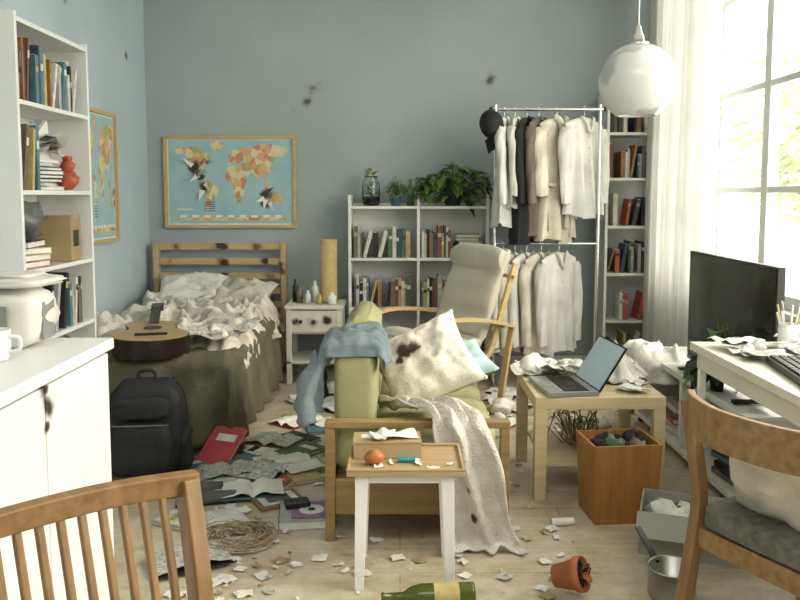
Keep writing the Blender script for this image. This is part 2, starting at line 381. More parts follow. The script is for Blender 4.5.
# ================================================================= NIGHTSTAND + lamp
NSW=mat('cream_paint_scorched',(.72,.70,.60),.5,.08,4,soot=[((-.71,5.42,.44),.03),((-.60,5.42,.43),.035),((-.50,5.42,.44),.035),((-.47,5.42,.38),.02)])
m=M(); x0,x1,y0,y1=-.78,-.40,5.42,5.78
m.bx(x0-.01,x1+.01,y0-.01,y1,.52,.545,NSW)
for x in(x0,x1-.035):
    for y in(y0,y1-.035): m.bx(x,x+.035,y,y+.035,0,.52,NSW)
m.bx(x0+.03,x1-.03,y0+.005,y0+.02,.36,.51,NSW); m.bx(x0,x0+.015,y0+.03,y1-.03,.36,.52,NSW); m.bx(x1-.015,x1,y0+.03,y1-.03,.36,.52,NSW); m.bx(x0,x1,y0+.02,y1,.345,.36,NSW)
m.bx(x0,x1,y0,y1,.14,.16,NSW)
for x in(-.68,-.59,-.50): m.ball((x,5.415,.435),.013,EB,10)
m.done('nightstand',bevel=.003)
LSH=mat('paper_lampshade',(.62,.46,.21),.8,c2=(.50,.35,.14),scale=30)
m=M(); m.lathe([(.0,0),(.062,0),(.065,.01),(.062,.02),(.06,.022),(.060,.44),(.058,.44),(.058,.03)],LSH); m.lathe([(0,.0),(.066,0),(.066,.018),(.03,.02)],BIRCH)
m.done('table_lamp',(-.505,5.64,.547))
m=M()
for x,y,r,h,mt in((-.70,5.55,.022,.12,BM[10]),(-.64,5.52,.02,.09,BM[7]),(-.60,5.60,.025,.15,BM[2]),(-.56,5.50,.018,.08,BM[6]),(-.47,5.49,.03,.08,WHITE),(-.74,5.62,.02,.16,BM[3])):
    m.lathe([(0,0),(r,0),(r,h*.7),(r*.45,h*.8),(r*.45,h),(0,h)],mt,(x,y,.547),14)
m.done('toiletry_bottles')

# ================================================================= MAP POSTERS
SS=[((-.26,.10,0),.06),((-.20,-.03,0),.045),((-.17,.14,0),.03),((-.22,.03,0),.03),((.27,-.10,0),.05),((.25,-.16,0),.035)]
SEA=mat('map_sea',(.37,.54,.57),.5,.1,6,soot=SS,c2=(.29,.46,.51))
cm,nt,b=base_mat('map_land')
tc=nt.nodes.new('ShaderNodeTexCoord'); vo=nt.nodes.new('ShaderNodeTexVoronoi'); vo.inputs['Scale'].default_value=21; lk(nt,tc.outputs['Object'],vo.inputs['Vector'])
sp=nt.nodes.new('ShaderNodeSeparateColor'); lk(nt,vo.outputs['Color'],sp.inputs[0]); cr=nt.nodes.new('ShaderNodeValToRGB'); cr.color_ramp.interpolation='CONSTANT'
cs=[(.66,.46,.16),(.58,.24,.12),(.66,.60,.30),(.34,.43,.19),(.64,.36,.22),(.70,.60,.40)]
e=cr.color_ramp.elements; e[0].color=(*cs[0],1); e[1].position=.17; e[1].color=(*cs[1],1)
for i in range(2,6): q=e.new(i/6); q.color=(*cs[i],1)
lk(nt,sp.outputs[0],cr.inputs[0]); o=soot_nodes(nt,cr.outputs[0],SS); lk(nt,o,b.inputs['Base Color']); b.inputs['Roughness'].default_value=.5
CONT=[
[(-165,65),(-155,71),(-125,70),(-95,72),(-80,68),(-85,58),(-78,55),(-70,62),(-58,52),(-65,45),(-75,38),(-81,27),(-90,30),(-97,27),(-95,17),(-87,20),(-87,14),(-80,8),(-92,13),(-105,20),(-115,30),(-124,40),(-125,50),(-140,60),(-160,57)],
[(-60,80),(-30,83),(-18,76),(-24,69),(-42,60),(-53,68)],
[(-78,8),(-62,10),(-50,1),(-35,-7),(-40,-20),(-55,-33),(-66,-45),(-70,-54),(-75,-48),(-72,-30),(-72,-18),(-81,-5)],
[(-16,15),(-10,30),(-5,35),(10,37),(20,32),(32,31),(43,12),(51,11),(40,-5),(38,-18),(30,-30),(19,-34),(12,-18),(9,0),(5,5),(-8,5)],
[(-9,37),(-9,43),(-1,46),(2,51),(8,56),(5,60),(12,66),(25,71),(40,67),(60,69),(60,50),(45,42),(36,46),(28,42),(22,37),(15,45),(12,44),(5,43),(0,38)],
[(60.5,69),(80,74),(110,77),(140,73),(178,68),(160,60),(155,52),(140,54),(128,40),(121,40),(122,30),(110,20),(106,10),(103,2),(98,15),(90,22),(80,8),(72,20),(60,25),(52,17),(43,14),(35,32),(27,38),(36,40),(45,41),(60.5,50)],
[(114,-22),(130,-12),(136,-15),(142,-11),(153,-27),(148,-38),(135,-33),(116,-35)],
[(-6,50),(1,51),(-3,58),(-6,57)],[(131,32),(140,36),(145,44),(139,40)],[(44,-16),(49,-14),(47,-25),(44,-24)],[(96,4),(105,-6),(119,-8),(117,4),(108,0)],[(132,-2),(150,-8),(140,-8)],[(167,-45),(178,-38),(174,-42)],
[(-170,-76),(-60,-66),(0,-70),(100,-66),(170,-72),(170,-80),(-170,-80)],[(-25,64),(-14,66),(-18,63)]]
FR=wood('oak_frame',(.58,.43,.20),(.46,.32,.13),'x')
def map_frame(name,w,h,loc,rot,flaps):
    m=M(); t=.022
    m.box((0,h/2-t/2,.010),(w,t,.025),FR); m.box((0,-h/2+t/2,.010),(w,t,.025),FR); m.box((-w/2+t/2,0,.010),(t,h-2*t,.025),FR); m.box((w/2-t/2,0,.010),(t,h-2*t,.025),FR)
    m.box((0,0,0),(w-.03,h-.03,.006),WHITE); m.box((0,0,.004),(w-.065,h-.065,.004),SEA)
    for C in CONT:
        m.add([(a/180*(w*.46),(bb-6)/85*(h*.50) if bb>-60 else -h*.42+(bb+80)*.0022,.0068) for a,bb in C],[list(range(len(C)))],cm)
    for i in range(6): m.box((-w*.40+i*w*.02,-h*.30,.0066),(w*.012,.012,.001),WHITE)
    for i in range(9): m.box((-w*.36+i*w*.09,-h*.375,.0068),(w*.05,.018,.001),WHITE)
    for i in range(5): m.box((-w*.16,-h*.22-i*.016,.0068),(w*.08,.006,.001),GREYC)
    if flaps:
        for (x,y,L,a) in((-.28,.12,.08,2.4),(-.22,.13,.07,.8),(-.24,.05,.08,3.9),(-.19,-.01,.07,5.4),(-.21,-.06,.09,4.5),(-.25,.09,.07,5.0),(.28,-.07,.06,.6),(.25,-.12,.07,3.6),(.29,-.15,.07,5.2),(.26,-.13,.08,4.6)):
            B=m.T.copy(); m.T=B@T(x,y,.008,a)
            m.grid(lambda u,v:(u*L,(v-.5)*L*.5*(1-u),.03*math.sin(u*2.2)*(.5+u)),6,3,R.choice([PAPER,BM[10],CARD])); m.T=B
    return m.done(name,loc,rot)
map_frame('framed_world_map',.98,.68,(-1.26,5.985,1.395),(pi/2,0,0),True)
map_frame('framed_world_map',.55,.82,(-1.865,4.99,1.41),(pi/2,0,pi/2),False)

# ================================================================= CENTRE BOOKSHELF
m=M(); x0,x1,y0,y1=-.37,.635,5.70,5.985
for x in(x0,(x0+x1)/2-.012,x1-.022): m.bx(x,x+.022,y0,y1,0,1.30,WHITE)
m.bx(x0,x1,y1-.008,y1-.001,0,1.24,WHITE)
for a,bq in((x0+.022,.12),((x0+x1)/2+.01,x1-.022)):
    e=(x0+x1)/2-.012 if a<0 else bq
    for z in(.06,.47,.83,1.20): m.bx(a,e,y0,y1-.01,z,z+.02,WHITE)
m.done('bookshelf',bevel=.002)
m=M()
for z,hh in((.49,.24),(.85,.24)):
    m.T=T(-.33,5.73,z); books(m,.43,.17,hh,.2,.1,.0)
    m.T=T(.155,5.73,z); books(m,.22,.17,hh,.2,.1,.0)
m.T=T(-.33,5.73,.08); books(m,.42,.2,.28,.2); m.T=T(.16,5.73,.08); books(m,.42,.2,.28,.2)
m.T=Matrix()
for i in range(7): book_flat(m,.50+R.uniform(-.01,.01),5.84,.85+i*.024,.17,.2,.022,R.uniform(-.2,.2),R.choice(BM))
for i in range(4): book_flat(m,.50,5.84,.49+i*.03,.17,.2,.028,R.uniform(-.2,.2),R.choice(BM))
m.done('shelf_books')
def bushy(name,loc,n,spread,hgt,L,seed,trail=0,potr=.07,poth=.12,pot=TERRA,ys=.4,lm=(LEAF,LEAF2)):
    m=M(); rr=random.Random(seed)
    m.lathe([(0,0),(potr*.75,0),(potr,poth),(potr*1.08,poth),(potr*1.08,poth*.85)],pot,(0,0,0),20); m.cyl((0,0,poth*.8),(0,0,poth*.9),potr*.9,potr*.9,SOIL,16)
    for i in range(n):
        a=rr.random()*2*pi; q=spread*math.sqrt(rr.random()); z=poth+hgt*rr.random()*(1-q/spread*.5)
        tip=V(q*math.cos(a),q*math.sin(a)*ys,z)
        if rr.random()<trail: tip.z=poth-rr.random()*.07; tip.x*=1.1; tip.y-=.03
        mid=V(tip.x*.5,tip.y*.5,max(tip.z,poth)+.04)
        m.tube(cat([(0,0,poth*.85),mid,tip],3),.0022,LEAF,4)
        leaf(m,tip,(math.cos(a+rr.uniform(-.6,.6)),math.sin(a)*.4-.6,rr.uniform(-.3,.5)),L*rr.uniform(.7,1.2),L*.75,lm[0] if rr.random()<.6 else lm[1],.5)
    return m.done(name,loc)
bushy('potted_pothos',(.38,5.78,1.222),130,.24,.23,.10,3,.22,.07,.09,mat('dark_pot',(.05,.05,.045),.5))
bushy('potted_herb',(-.03,5.80,1.222),45,.07,.12,.04,5,0,.045,.07,BM[5])
m=M(); 
m.lathe([(0,0),(.055,0),(.065,.02),(.065,.16),(.045,.20),(.05,.21),(.048,.21),(.043,.20),(.06,.16),(.06,.02),(0,.008)],GLASS,(0,0,0),24); m.cyl((0,0,.01),(0,0,.05),.056,.056,SOIL,18)
rr=random.Random(1)
for i in range(34):
    a=rr.random()*6.28; leaf(m,(math.cos(a)*.02,math.sin(a)*.02,.05+rr.random()*.20),(math.cos(a),math.sin(a),1),.05,.03,rr.choice([LEAF,TERRA,LEAF2]),.1)
m.done('glass_terrarium',(-.21,5.82,1.222))
m=M(); m.lathe([(0,0),(.028,0),(.028,.12),(.012,.15),(.012,.19),(0,.19)],BM[8],(0,0,0),16); m.done('green_bottle',(.075,5.80,1.222))

# ================================================================= CLOTHES RACK
m=M(); yr=5.42
for x in(.64,1.34): m.cyl((x,yr,.03),(x,yr,1.90),.012,.012,CHROME,12); m.box((x,yr,.02),(.03,.42,.03),STEEL)
m.cyl((.61,yr,1.87),(1.37,yr,1.87),.012,.012,CHROME,12); m.cyl((.64,yr,.97),(1.34,yr,.97),.009,.009,CHROME,12)
for sx in(.61,1.37): m.ball((sx,yr,1.87),.017,BLACK,10)
m.done('clothes_rack')
WR1=mat('cotton_white',(.72,.71,.66),.9,.12,6)
TAU=mat('taupe_cloth',(.16,.13,.10),.9)
def garment(name,x,y,zr,w,ln,yaw,mt,sl=.5,seed=0,thick=.05,robe=False):
    m=M(); n=56; rs=[]; rows=20
    m.tube(cat([(-.012,0,-.005),(-.010,0,.015),(.006,0,.018),(.012,0,0),(0,0,-.025),(0,0,-.07)],4),.0025,CHROME,6)
    m.tube([(-w*.9,0,-.115),(0,0,-.06),(w*.9,0,-.115)],.006,BIRCH,6)
    for j in range(rows+1):
        t=j/rows
        hw= w*(.30 if j==0 else .62 if j==1 else .95 if j==2 else .98-.16*math.sin(t*pi)+.02*t)
        z=-.062-(.0 if j==0 else .018 if j==1 else .045 if j==2 else .045+(t-2/rows)*ln)
        th=thick*(.5+.8*t) if j>0 else .03
        ring=[]
        for i in range(n):
            a=2*pi*i/n; rp=1+ (.6*min(1,t*1.5))*math.sin(math.cos(a)*11+seed+t)+ .3*t*math.sin(math.cos(a)*23+seed*2+t*2)
            ring.append((math.cos(a)*hw*(1+.08*nz(a,t*4,seed))+.02*t*nz(t*3,seed),math.sin(a)*th*rp,z+.02*math.sin(math.cos(a)*5+seed)*t))
        rs.append(ring)
    m.rings(rs,mt,False)
    if sl:
        for sg in(-1,1):
            P=cat([(sg*w*.80,0,-.13),(sg*w*.98,.0,-.20),(sg*(w*1.02),-.01,-.13-sl*.5),(sg*(w*.96),-.02,-.13-sl)],6); rs=[]
            for i,p in enumerate(P):
                r=.052-.016*i/len(P) if robe is False else .062
                rs.append([(p.x+math.cos(2*pi*k/18)*r*(1+.15*math.sin(k+i*.8+seed)),p.y+math.sin(2*pi*k/18)*r*.7*(1+.2*math.sin(k*2.1+i*.6)),p.z+.004*math.sin(k)) for k in range(18)])
            m.rings(rs,mt,False)
    m.tube(cat([(-w*.3,-.02,-.06),(-w*.2,-thick*.9,-.08),(0,-thick*1.1,-.16),(w*.2,-thick*.9,-.08),(w*.3,-.02,-.06)],4),.012 if not robe else .022,mt,8)
    if robe:
        m.tube(cat([(0,-thick*1.2,-.16),(.01,-thick*1.6,-.5),(0,-thick*1.6,-.8)],4),.014,mt,8)
        m.tube([(-w*.95,-.01,-.5),(0,-thick*1.7,-.52),(w*.95,-.01,-.5)],.014,mt,8); m.tube(cat([(0,-thick*1.8,-.52),(.03,-thick*2,-.7),(.02,-thick*2,-.85)],4),.012,mt,8)
    else:
        for q in range(5): m.ball((0,-thick*(.9+.1*q),-.18-q*.08),.006,PAPER2,8)
    return m.done(name,(x,y,zr+.0),(0,0,yaw))
zr=1.872
garment('hanging_shirt',.70,yr,zr,.19,.74,1.3,WR1,.5,1,.04)
garment('hanging_shirt',.77,yr,zr,.18,.60,1.35,LINEN,.45,2,.035)
garment('dark_jacket',.85,yr,zr,.20,.86,1.15,DARKC,.5,3,.05)
garment('dark_jacket',.93,yr,zr,.20,.80,1.1,TAU,.5,4,.045)
garment('bathrobe',1.05,yr,zr,.19,.86,.75,LINEN2,.45,5,.055,robe=True)
garment('hanging_shirt',1.235,yr,zr,.20,.68,.65,WR1,.5,6,.05)
zr=.972
for i,(x,l,mt) in enumerate(((.70,.66,WR1),(.78,.70,LINEN2),(.86,.66,WR1),(.96,.72,LINEN2),(1.08,.70,WR1))):
    garment('hanging_coat',x,yr,zr,.19,l,1.1-.1*i,mt,.55,10+i,.04)
m=M()
m.ball((0,0,0),(.08,.10,.09),DARKC,20); m.grid(lambda u,v:((u-.5)*.15,-.07-v*.09,-.02-.03*v-.03*(2*u-1)**2),8,4,DARKC); m.ball((0,0,.09),.01,DARKC,8)
m.done('baseball_cap',(.60,5.30,1.76),(1.1,-.3,-.3),solid=0)

# ================================================================= RIGHT BOOKCASE (back corner)
m=M(); x0,x1,y0,y1=1.46,1.86,5.70,5.985
for x in(x0,x1-.02): m.bx(x,x+.02,y0,y1,0,2.02,WHITE)
for z in(.05,.38,.72,1.06,1.40,1.72,2.0): m.bx(x0+.02,x1-.02,y0,y1-.008,z,z+.02,WHITE)
m.bx(x0,x1,y1-.008,y1-.001,0,2.02,WHITE); m.done('narrow_bookcase',bevel=.002)
m=M()
for z in(.07,.40,.74,1.08,1.42,1.74): m.T=T(1.485,5.73,z); books(m,.34,.16,.25,.2,.15,.15)
m.done('bookcase_books')

# ================================================================= LEFT BOOKCASE
m=M(); x0,x1,y0,y1=-1.875,-1.59,3.37,4.15
for y in(y0,y1-.022): m.bx(x0,x1,y,y+.022,0,2.06,WHITE2)
for z in(.06,.34,.66,.975,1.32,1.70,2.04): m.bx(x0+.006,x1,y0+.022,y1-.022,z-.02,z,WHITE2)
m.bx(x0,x0+.006,y0,y1,0,2.06,WHITE2); m.done('tall_bookcase',bevel=.002)
m=M()
for z in(.34,.66): m.T=T(-1.61,3.42,z,pi/2); books(m,.66,.18,.27,.2,.15,.1)
m.T=T(-1.61,3.41,1.70,pi/2); books(m,.30,.2,.29,.2,.25,.05)
m.T=T(-1.61,3.74,1.70,pi/2); books(m,.34,.16,.26,.2,.5,.05)
m.T=T(-1.61,3.41,1.32,pi/2); books(m,.22,.2,.3,.2,.5,.1)
m.T=Matrix()
for i in range(8): book_flat(m,-1.72,3.72,1.322+i*.018,.2,.24,.016,R.uniform(-.5,.5),R.choice([BM[7],BM[2],BM[11],BM[3]]))
for i in range(4): book_flat(m,-1.72,3.56,.977+i*.03,.2,.24,.028,R.uniform(-.5,.5),R.choice(BM))
for i in range(6): sheet(m,-1.70,3.75,1.48+i*.012,.2,.26,R.uniform(-.8,.8),R.choice([PAPER,PAPER2]),.08)
m.box((-1.64,3.93,1.84),(.02,.20,.15),PAPER,(.5,.1,.1)); m.box((-1.66,3.72,1.50),(.015,.2,.22),PAPER,(.6,.15,.1)); m.box((-1.655,3.62,1.48),(.015,.16,.24),PAPER2,(-.4,.1,.1))
BAG=mat('grey_plastic_bag',(.14,.15,.14),.35,.3,10)
m.ball((-1.68,3.56,1.17),(.07,.13,.09),BAG,18,.9,3)
m.done('jumbled_books')
m=M(); m.box((0,0,.11),(.2,.2,.22),CARD); m.box((.101,0,.11),(.002,.10,.08),EB); m.box((0,0,.222),(.2,.05,.003),BM[2]); m.done('cardboard_box',(-1.71,3.96,.977),(0,0,.15))
m=M(); m.ball((0,0,.05),(.05,.05,.05),BM[0],14,.3); m.ball((0,0,.12),(.035,.035,.035),BM[0],14,.2); m.box((0,0,.16),(.03,.05,.02),BM[0]); m.done('red_toy',(-1.66,4.02,1.322))

# ================================================================= CABINET / COUNTER
CABM=mat('white_cabinet_front',(.74,.75,.74),.4,.04,2,soot=[((-.81,1.81,.81),.028),((-.81,1.80,.77),.016),((-.81,1.80,.87),.026)])
m=M(); m.bx(-1.87,-.83,.9,2.20,.08,.87,CABM); m.bx(-1.86,-.87,.92,2.18,0,.08,BLACK)
m.bx(-1.87,-.805,.89,2.225,.87,.90,WHITE2)
for a,bq in((1.80,2.195),(1.36,1.795),(.91,1.355)): m.bx(-.83,-.812,a,bq,.09,.862,CABM)
m.done('kitchen_cabinet',bevel=.003)
m=M(); ap=mat('appliance_white',(.64,.62,.56),.35,.05,4); gp=mat('grey_plastic',(.24,.24,.22),.4)
rbox(m,(0,0,.08),(.25,.18,.16),ap,.5); rbox(m,(0,0,.172),(.29,.21,.026),ap,.5); m.box((.122,0,.07),(.006,.07,.10),gp); m.box((0,-.093,.08),(.12,.006,.07),gp); rbox(m,(0,0,.188),(.20,.14,.012),ap,.4)
m.done('bread_maker',(-1.055,2.10,.902))
m=M(); m.lathe([(0,0),(.028,0),(.036,.02),(.037,.075),(.034,.075),(.032,.02),(0,.008)],WHITE,(0,0,0),20); m.tube(cat([(.035,0,.06),(.06,0,.055),(.06,0,.03),(.035,0,.02)]),.005,WHITE); m.done('coffee_mug',(-.975,1.90,.902))

# ================================================================= SOFA
m=M()
SW=wood('sofa_oak',(.36,.235,.10),(.24,.15,.06),'x')
for y in(2.93,4.17):
    for x in(-.262,.392): m.bx(x-.018,x+.018,y-.022,y+.022,0,.46,SW)
    m.bx(-.28,.41,y-.026,y+.026,.435,.462,SW); m.bx(-.244,.374,y-.012,y+.012,.10,.235,SW)
m.bx(-.275,-.25,2.95,4.15,.14,.23,SW); m.bx(.38,.405,2.95,4.15,.14,.23,SW); m.bx(-.25,.38,2.96,4.15,.17,.21,SW)
sofa=m.done('sofa',bevel=.004)
def cushion(m,x0,x1,y0,y1,z0,z1,mt,seed=0,p=6):
    rs=[];n=48;rows=10
    for j in range(rows+1):
        t=j/rows*2-1; k=(1-abs(t)**p)**(1/p) if abs(t)<1 else .0
        k=.86+.14*k if abs(t)<1 else .80
        r=[]
        for i in range(n):
            a=2*pi*i/n; ca,sa=math.cos(a),math.sin(a); e=.28
            x=math.copysign(abs(ca)**e,ca);y=math.copysign(abs(sa)**e,sa)
            dx=(x1-x0)/2;dy=(y1-y0)/2; ins=(1-k)*.25
            r.append(((x0+x1)/2+x*(dx-ins),(y0+y1)/2+y*(dy-ins),(z0+z1)/2+t*(z1-z0)/2+.008*nz(x*3+seed,y*3,t)))
        rs.append(r)
    m.rings(rs,mt)
m=M(); cushion(m,-.10,.375,2.97,3.555,.215,.40,GREEN,1); cushion(m,-.10,.375,3.56,4.14,.215,.40,GREEN,2); c=m.done('seat_cushions',parent=sofa)
m=M(); cushion(m,-.255,-.090,2.965,3.555,.23,.735,GREEN,3); cushion(m,-.255,-.090,3.56,4.145,.23,.755,GREEN,5); c=m.done('back_cushions',parent=sofa)
DEN=mat('faded_denim',(.20,.24,.265),.9,c2=(.11,.14,.16),scale=9,bump=.3,bscale=150)
m=M(); drape(m,-.272,-.085,2.99,3.24,.742,(.27,.10,.05,.0),DEN,60,50,.035,9,.14,24,seed=4,rg=True)
P=cat([(-.285,3.02,.70),(-.345,2.97,.60),(-.36,2.96,.50),(-.35,2.96,.44)],6)
m.rings([[(p.x+math.cos(k/16*6.283)*.036*(1+.2*math.sin(k+i)),p.y+math.sin(k/16*6.283)*.035,p.z+.01*math.sin(k)) for k in range(16)] for i,p in enumerate(P)],DEN,False)
m.done('denim_jacket',solid=.005)
PIL=mat('pillow_scorched',(.74,.69,.59),.95,.10,6,bump=.3,bscale=90,soot=[((-.07,.07,.08),.045),((-.02,.05,.09),.032),((-.10,.03,.08),.024),((.15,.12,.05),.012)])
m=M(); m.pillow(.43,.38,.17,PIL,26,.04,2)
for sx in(-1,1):
    for sy in(-1,1): m.ball((sx*.205,sy*.18,0),.012,PIL,8)
m.done('scorched_pillow',(.11,3.46,.565),(math.radians(50),math.radians(-24),math.radians(6)))
m=M(); m.pillow(.36,.28,.11,mat('pale_blue_cotton',(.46,.59,.61),.9,.1,6),20,.02,6); m.done('throw_pillow',(.265,3.82,.48),(math.radians(22),math.radians(-14),.3))
THR=mat('white_knit',(.76,.73,.66),.95,c2=(.56,.52,.44),scale=14,bump=.9,bscale=110,soot=[((.21,2.85,.38),.016),((.24,2.83,.22),.014),((.27,2.83,.12),.018),((.17,2.86,.30),.012),((.3,2.83,.3),.01)])
m=M()
cp=cat([(-.02,3.26,.425),(.04,3.12,.46),(.09,2.99,.50),(.16,2.91,.50),(.20,2.865,.44),(.225,2.855,.30),(.24,2.85,.14),(.26,2.84,.03),(.28,2.80,.012)],6)
def fn(u,v):
    i=v*(len(cp)-1); a=int(i); b2=min(a+1,len(cp)-1); p=cp[a].lerp(cp[b2],i-a)
    w=.24-.05*math.sin(v*pi)+.04*v+.03*nz(v*4,1); f=.026*math.sin(u*13+2.5*math.sin(v*5)+v*3)+.035*nz(u*4+v,v*5)
    low=(v>.45)
    return (p.x+(u-.35)*w+.02*nz(v*5,u*2), p.y-(max(0,f)*1.2 if low else 0), max(.006,p.z+((abs(f)+.02*nz(u*8,v*8)) if not low else 0)+(.03*nz(u*5,v*3,2)+.01 if v>.9 else 0)))
m.grid(fn,60,80,THR); m.done('knit_throw_blanket',solid=.007)

# ================================================================= SIDE TABLE (foreground)
STW=wood('ash_top',(.47,.34,.18),(.36,.25,.115),'x')
m=M(); m.bx(-.175,.212,2.53,2.81,.385,.402,STW); m.bx(-.175,.212,2.53,2.54,.402,.412,STW); m.bx(-.175,.212,2.80,2.81,.402,.412,STW); m.bx(-.175,-.165,2.54,2.80,.402,.412,STW); m.bx(.202,.212,2.54,2.80,.402,.412,STW)
for x,xb in((-.125,-.135),(.155,.165)):
    for y,yb in((2.565,2.54),(2.775,2.79)): m.beam((x,y,.385),(xb,yb,0),.045,.035,WHITE2,(1,0,0),.03,.026)
m.bx(-.12,.15,2.555,2.57,.355,.383,WHITE2); m.bx(-.12,.15,2.77,2.785,.355,.383,WHITE2)
m.done('side_table',bevel=.003)
m=M(); m.box((0,0,.026),(.23,.12,.052),wood('box_wood',(.50,.37,.20),(.40,.29,.14),'x')); m.box((0,0,.054),(.234,.124,.006),STW); m.box((-.05,.01,.0575),(.08,.04,.001),PAPER); m.done('wooden_box',(-.045,2.72,.404),(0,0,.03),bevel=.003)
m=M(); m.ball((0,0,.025),(.033,.026,.026),mat('orange_peel',(.46,.15,.04),.5),14,.25); m.done('dried_fruit',(-.085,2.60,.403))
m=M(); m.cyl((-.03,0,.01),(.03,.01,.01),.009,.009,mat('cyan_plastic',(.03,.30,.38),.4),12); m.cyl((.03,.01,.01),(.045,.012,.01),.005,.004,WHITE,8); m.done('lighter',(.02,2.62,.403),(0,0,-.2))
m=M()
for i in range(7): sheet(m,R.uniform(-.15,.18),R.uniform(2.55,2.62),.403,R.uniform(.02,.045),R.uniform(.01,.03),R.random()*6,PAPER,.010)
sheet(m,-.02,2.72,.462,.16,.08,.2,PAPER,.025,10); sheet(m,-.06,2.71,.465,.10,.06,1.2,LINEN,.03,8)
m.done('torn_tissue')

# ================================================================= LOUNGE ARMCHAIR
m=M()
for sy in(-.30,.30):
    m.sweep(cat([(-.34,sy,.50),(-.1,sy,.555),(.16,sy,.575),(.31,sy,.53),(.37,sy,.42),(.36,sy,.25),(.33,sy,.08),(.26,sy,.022),(.0,sy,.015),(-.36,sy,.015)],6),.05,.022,BIRCH,(0,1,0))
    m.sweep(cat([(-.34,sy,.505),(-.30,sy,.35),(-.24,sy,.03)],5),.045,.02,BIRCH,(0,1,0))
sp=[(.30,0,.40),(.20,0,.395),(-.02,0,.34),(-.15,0,.33),(-.22,0,.42),(-.30,0,.64),(-.40,0,.90)]
for sy in(-.255,.255): m.sweep(cat([(a,sy,c-.02) for a,_,c in sp],6),.022,.035,BIRCH,(0,1,0))
for a,c in((.24,.37),(-.1,.31),(-.27,.5),(-.37,.8)): m.box((a,0,c),(.03,.58,.02),BIRCH)
CU=mat('beige_cushion',(.58,.54,.43),.9,.08,5,bump=.3,bscale=90)
path=cat([(.35,0,.42),(.22,0,.445),(0,0,.405),(-.11,0,.40),(-.17,0,.47),(-.25,0,.68),(-.345,0,.91),(-.37,0,.96)],8)
rs=[];n=28
for i,p in enumerate(path):
    t=i/(len(path)-1); q=path[min(i+1,len(path)-1)]-path[max(i-1,0)]; q.normalize(); nn=Vector((-q.z,0,q.x)); 
    th=.045*(1-.5*abs(math.sin(t*pi*7))**8)*(1 if .02<t<.98 else .5); w=.24
    rs.append([tuple(p+Vector((0,1,0))*math.copysign(abs(math.cos(a))**.35,math.cos(a))*w+nn*math.copysign(abs(math.sin(a))**.6,math.sin(a))*th) for a in [2*pi*k/n for k in range(n)]])
m.rings(rs,CU)
rs=[]
for j in range(13):
    t=j/12; y=-.235+.47*t; k=.7+.3*(1-abs(2*t-1)**4)
    rs.append([(-.315+math.cos(a)*.052*k,y,.90+math.sin(a)*.09*k) for a in [2*pi*q/16 for q in range(16)]])
m.rings(rs,CU)
m.done('lounge_armchair',(.24,4.90,0),(0,0,math.radians(216)),bevel=.002)

# ================================================================= COFFEE TABLE right
LK=mat('birch_veneer',(.62,.52,.32),.45,c2=(.52,.42,.24),scale=3,stretch=(1.2,12,12),detail=6)
m=M(); m.bx(.57,1.12,3.30,3.85,.40,.452,LK)
for x in(.57,1.07):
    for y in(3.30,3.80): m.bx(x,x+.05,y,y+.05,0,.40,LK)
m.bx(.62,1.07,3.34,3.81,.14,.155,LK)
m.done('coffee_table',bevel=.002)
LB=mat('laptop_aluminium',(.36,.36,.35),.35,.03,5,metal=.6); SC=mat('laptop_display',(.50,.62,.72),.2,.04,5)
m=M(); m.box((0,0,.009),(.32,.22,.018),LB); m.box((0,.02,.0185),(.28,.11,.002),EB)
for r_ in range(5):
    for c_ in range(13): m.box((-.126+c_*.021,-.022+r_*.021,.0205),(.017,.017,.003),BLACK)
m.box((0,-.075,.0187),(.10,.05,.0015),gp)
m.T=T(0,.11,.014,0,math.radians(58)); m.box((0,.11,0),(.32,.22,.008),EB); m.box((0,.11,.0045),(.305,.205,.001),SC); m.T=Matrix()
m.done('laptop',(.715,3.46,.455),(0,0,math.radians(-84)),bevel=.002)
m=M()
def pk(u,v):
    a=u*2*pi; r=v*(.14+.03*math.sin(a*3)+.02*math.sin(a*5+1)); h=.17*(1-v)**1.3*(1+.1*math.sin(a*4))+.012*abs(math.sin(a*7))*v
    return (r*math.cos(a)*.95,r*math.sin(a)*.75,max(.002,h+.02*nz(math.cos(a)*2,math.sin(a)*2,v*3)*v))
m.grid(pk,60,16,LINEN); m.done('peaked_napkin',(.985,3.62,.456),solid=.003)
m=M()
for i in range(18): sheet(m,R.uniform(.62,1.07),R.uniform(3.66,3.82),.455+i*.002,R.uniform(.08,.2),R.uniform(.08,.2),R.random()*6,R.choice([PAPER,PAPER2,PAPER]),.05)
for i in range(9): crumple(m,R.uniform(.6,1.08),R.uniform(3.68,3.83),.455,R.uniform(.015,.035),PAPER,i*3.1)
for i in range(6): sheet(m,R.uniform(.92,1.07),R.uniform(3.34,3.55),.455+i*.002,R.uniform(.04,.1),R.uniform(.04,.1),R.random()*6,PAPER,.03)
m.done('loose_papers')
m=M(); drape(m,1.03,1.12,3.66,3.85,.455,(.06,.16,.0,.05),LINEN,44,44,.06,6,.2,20,seed=8,rg=True); m.done('crumpled_cloth',solid=.004)
m=M(); drape(m,.60,.66,3.72,3.80,.50,(.07,.07,.06,.04),LINEN,40,40,.05,7,.3,24,zmin=.458,seed=3,rg=True); m.done('rag',solid=.004)

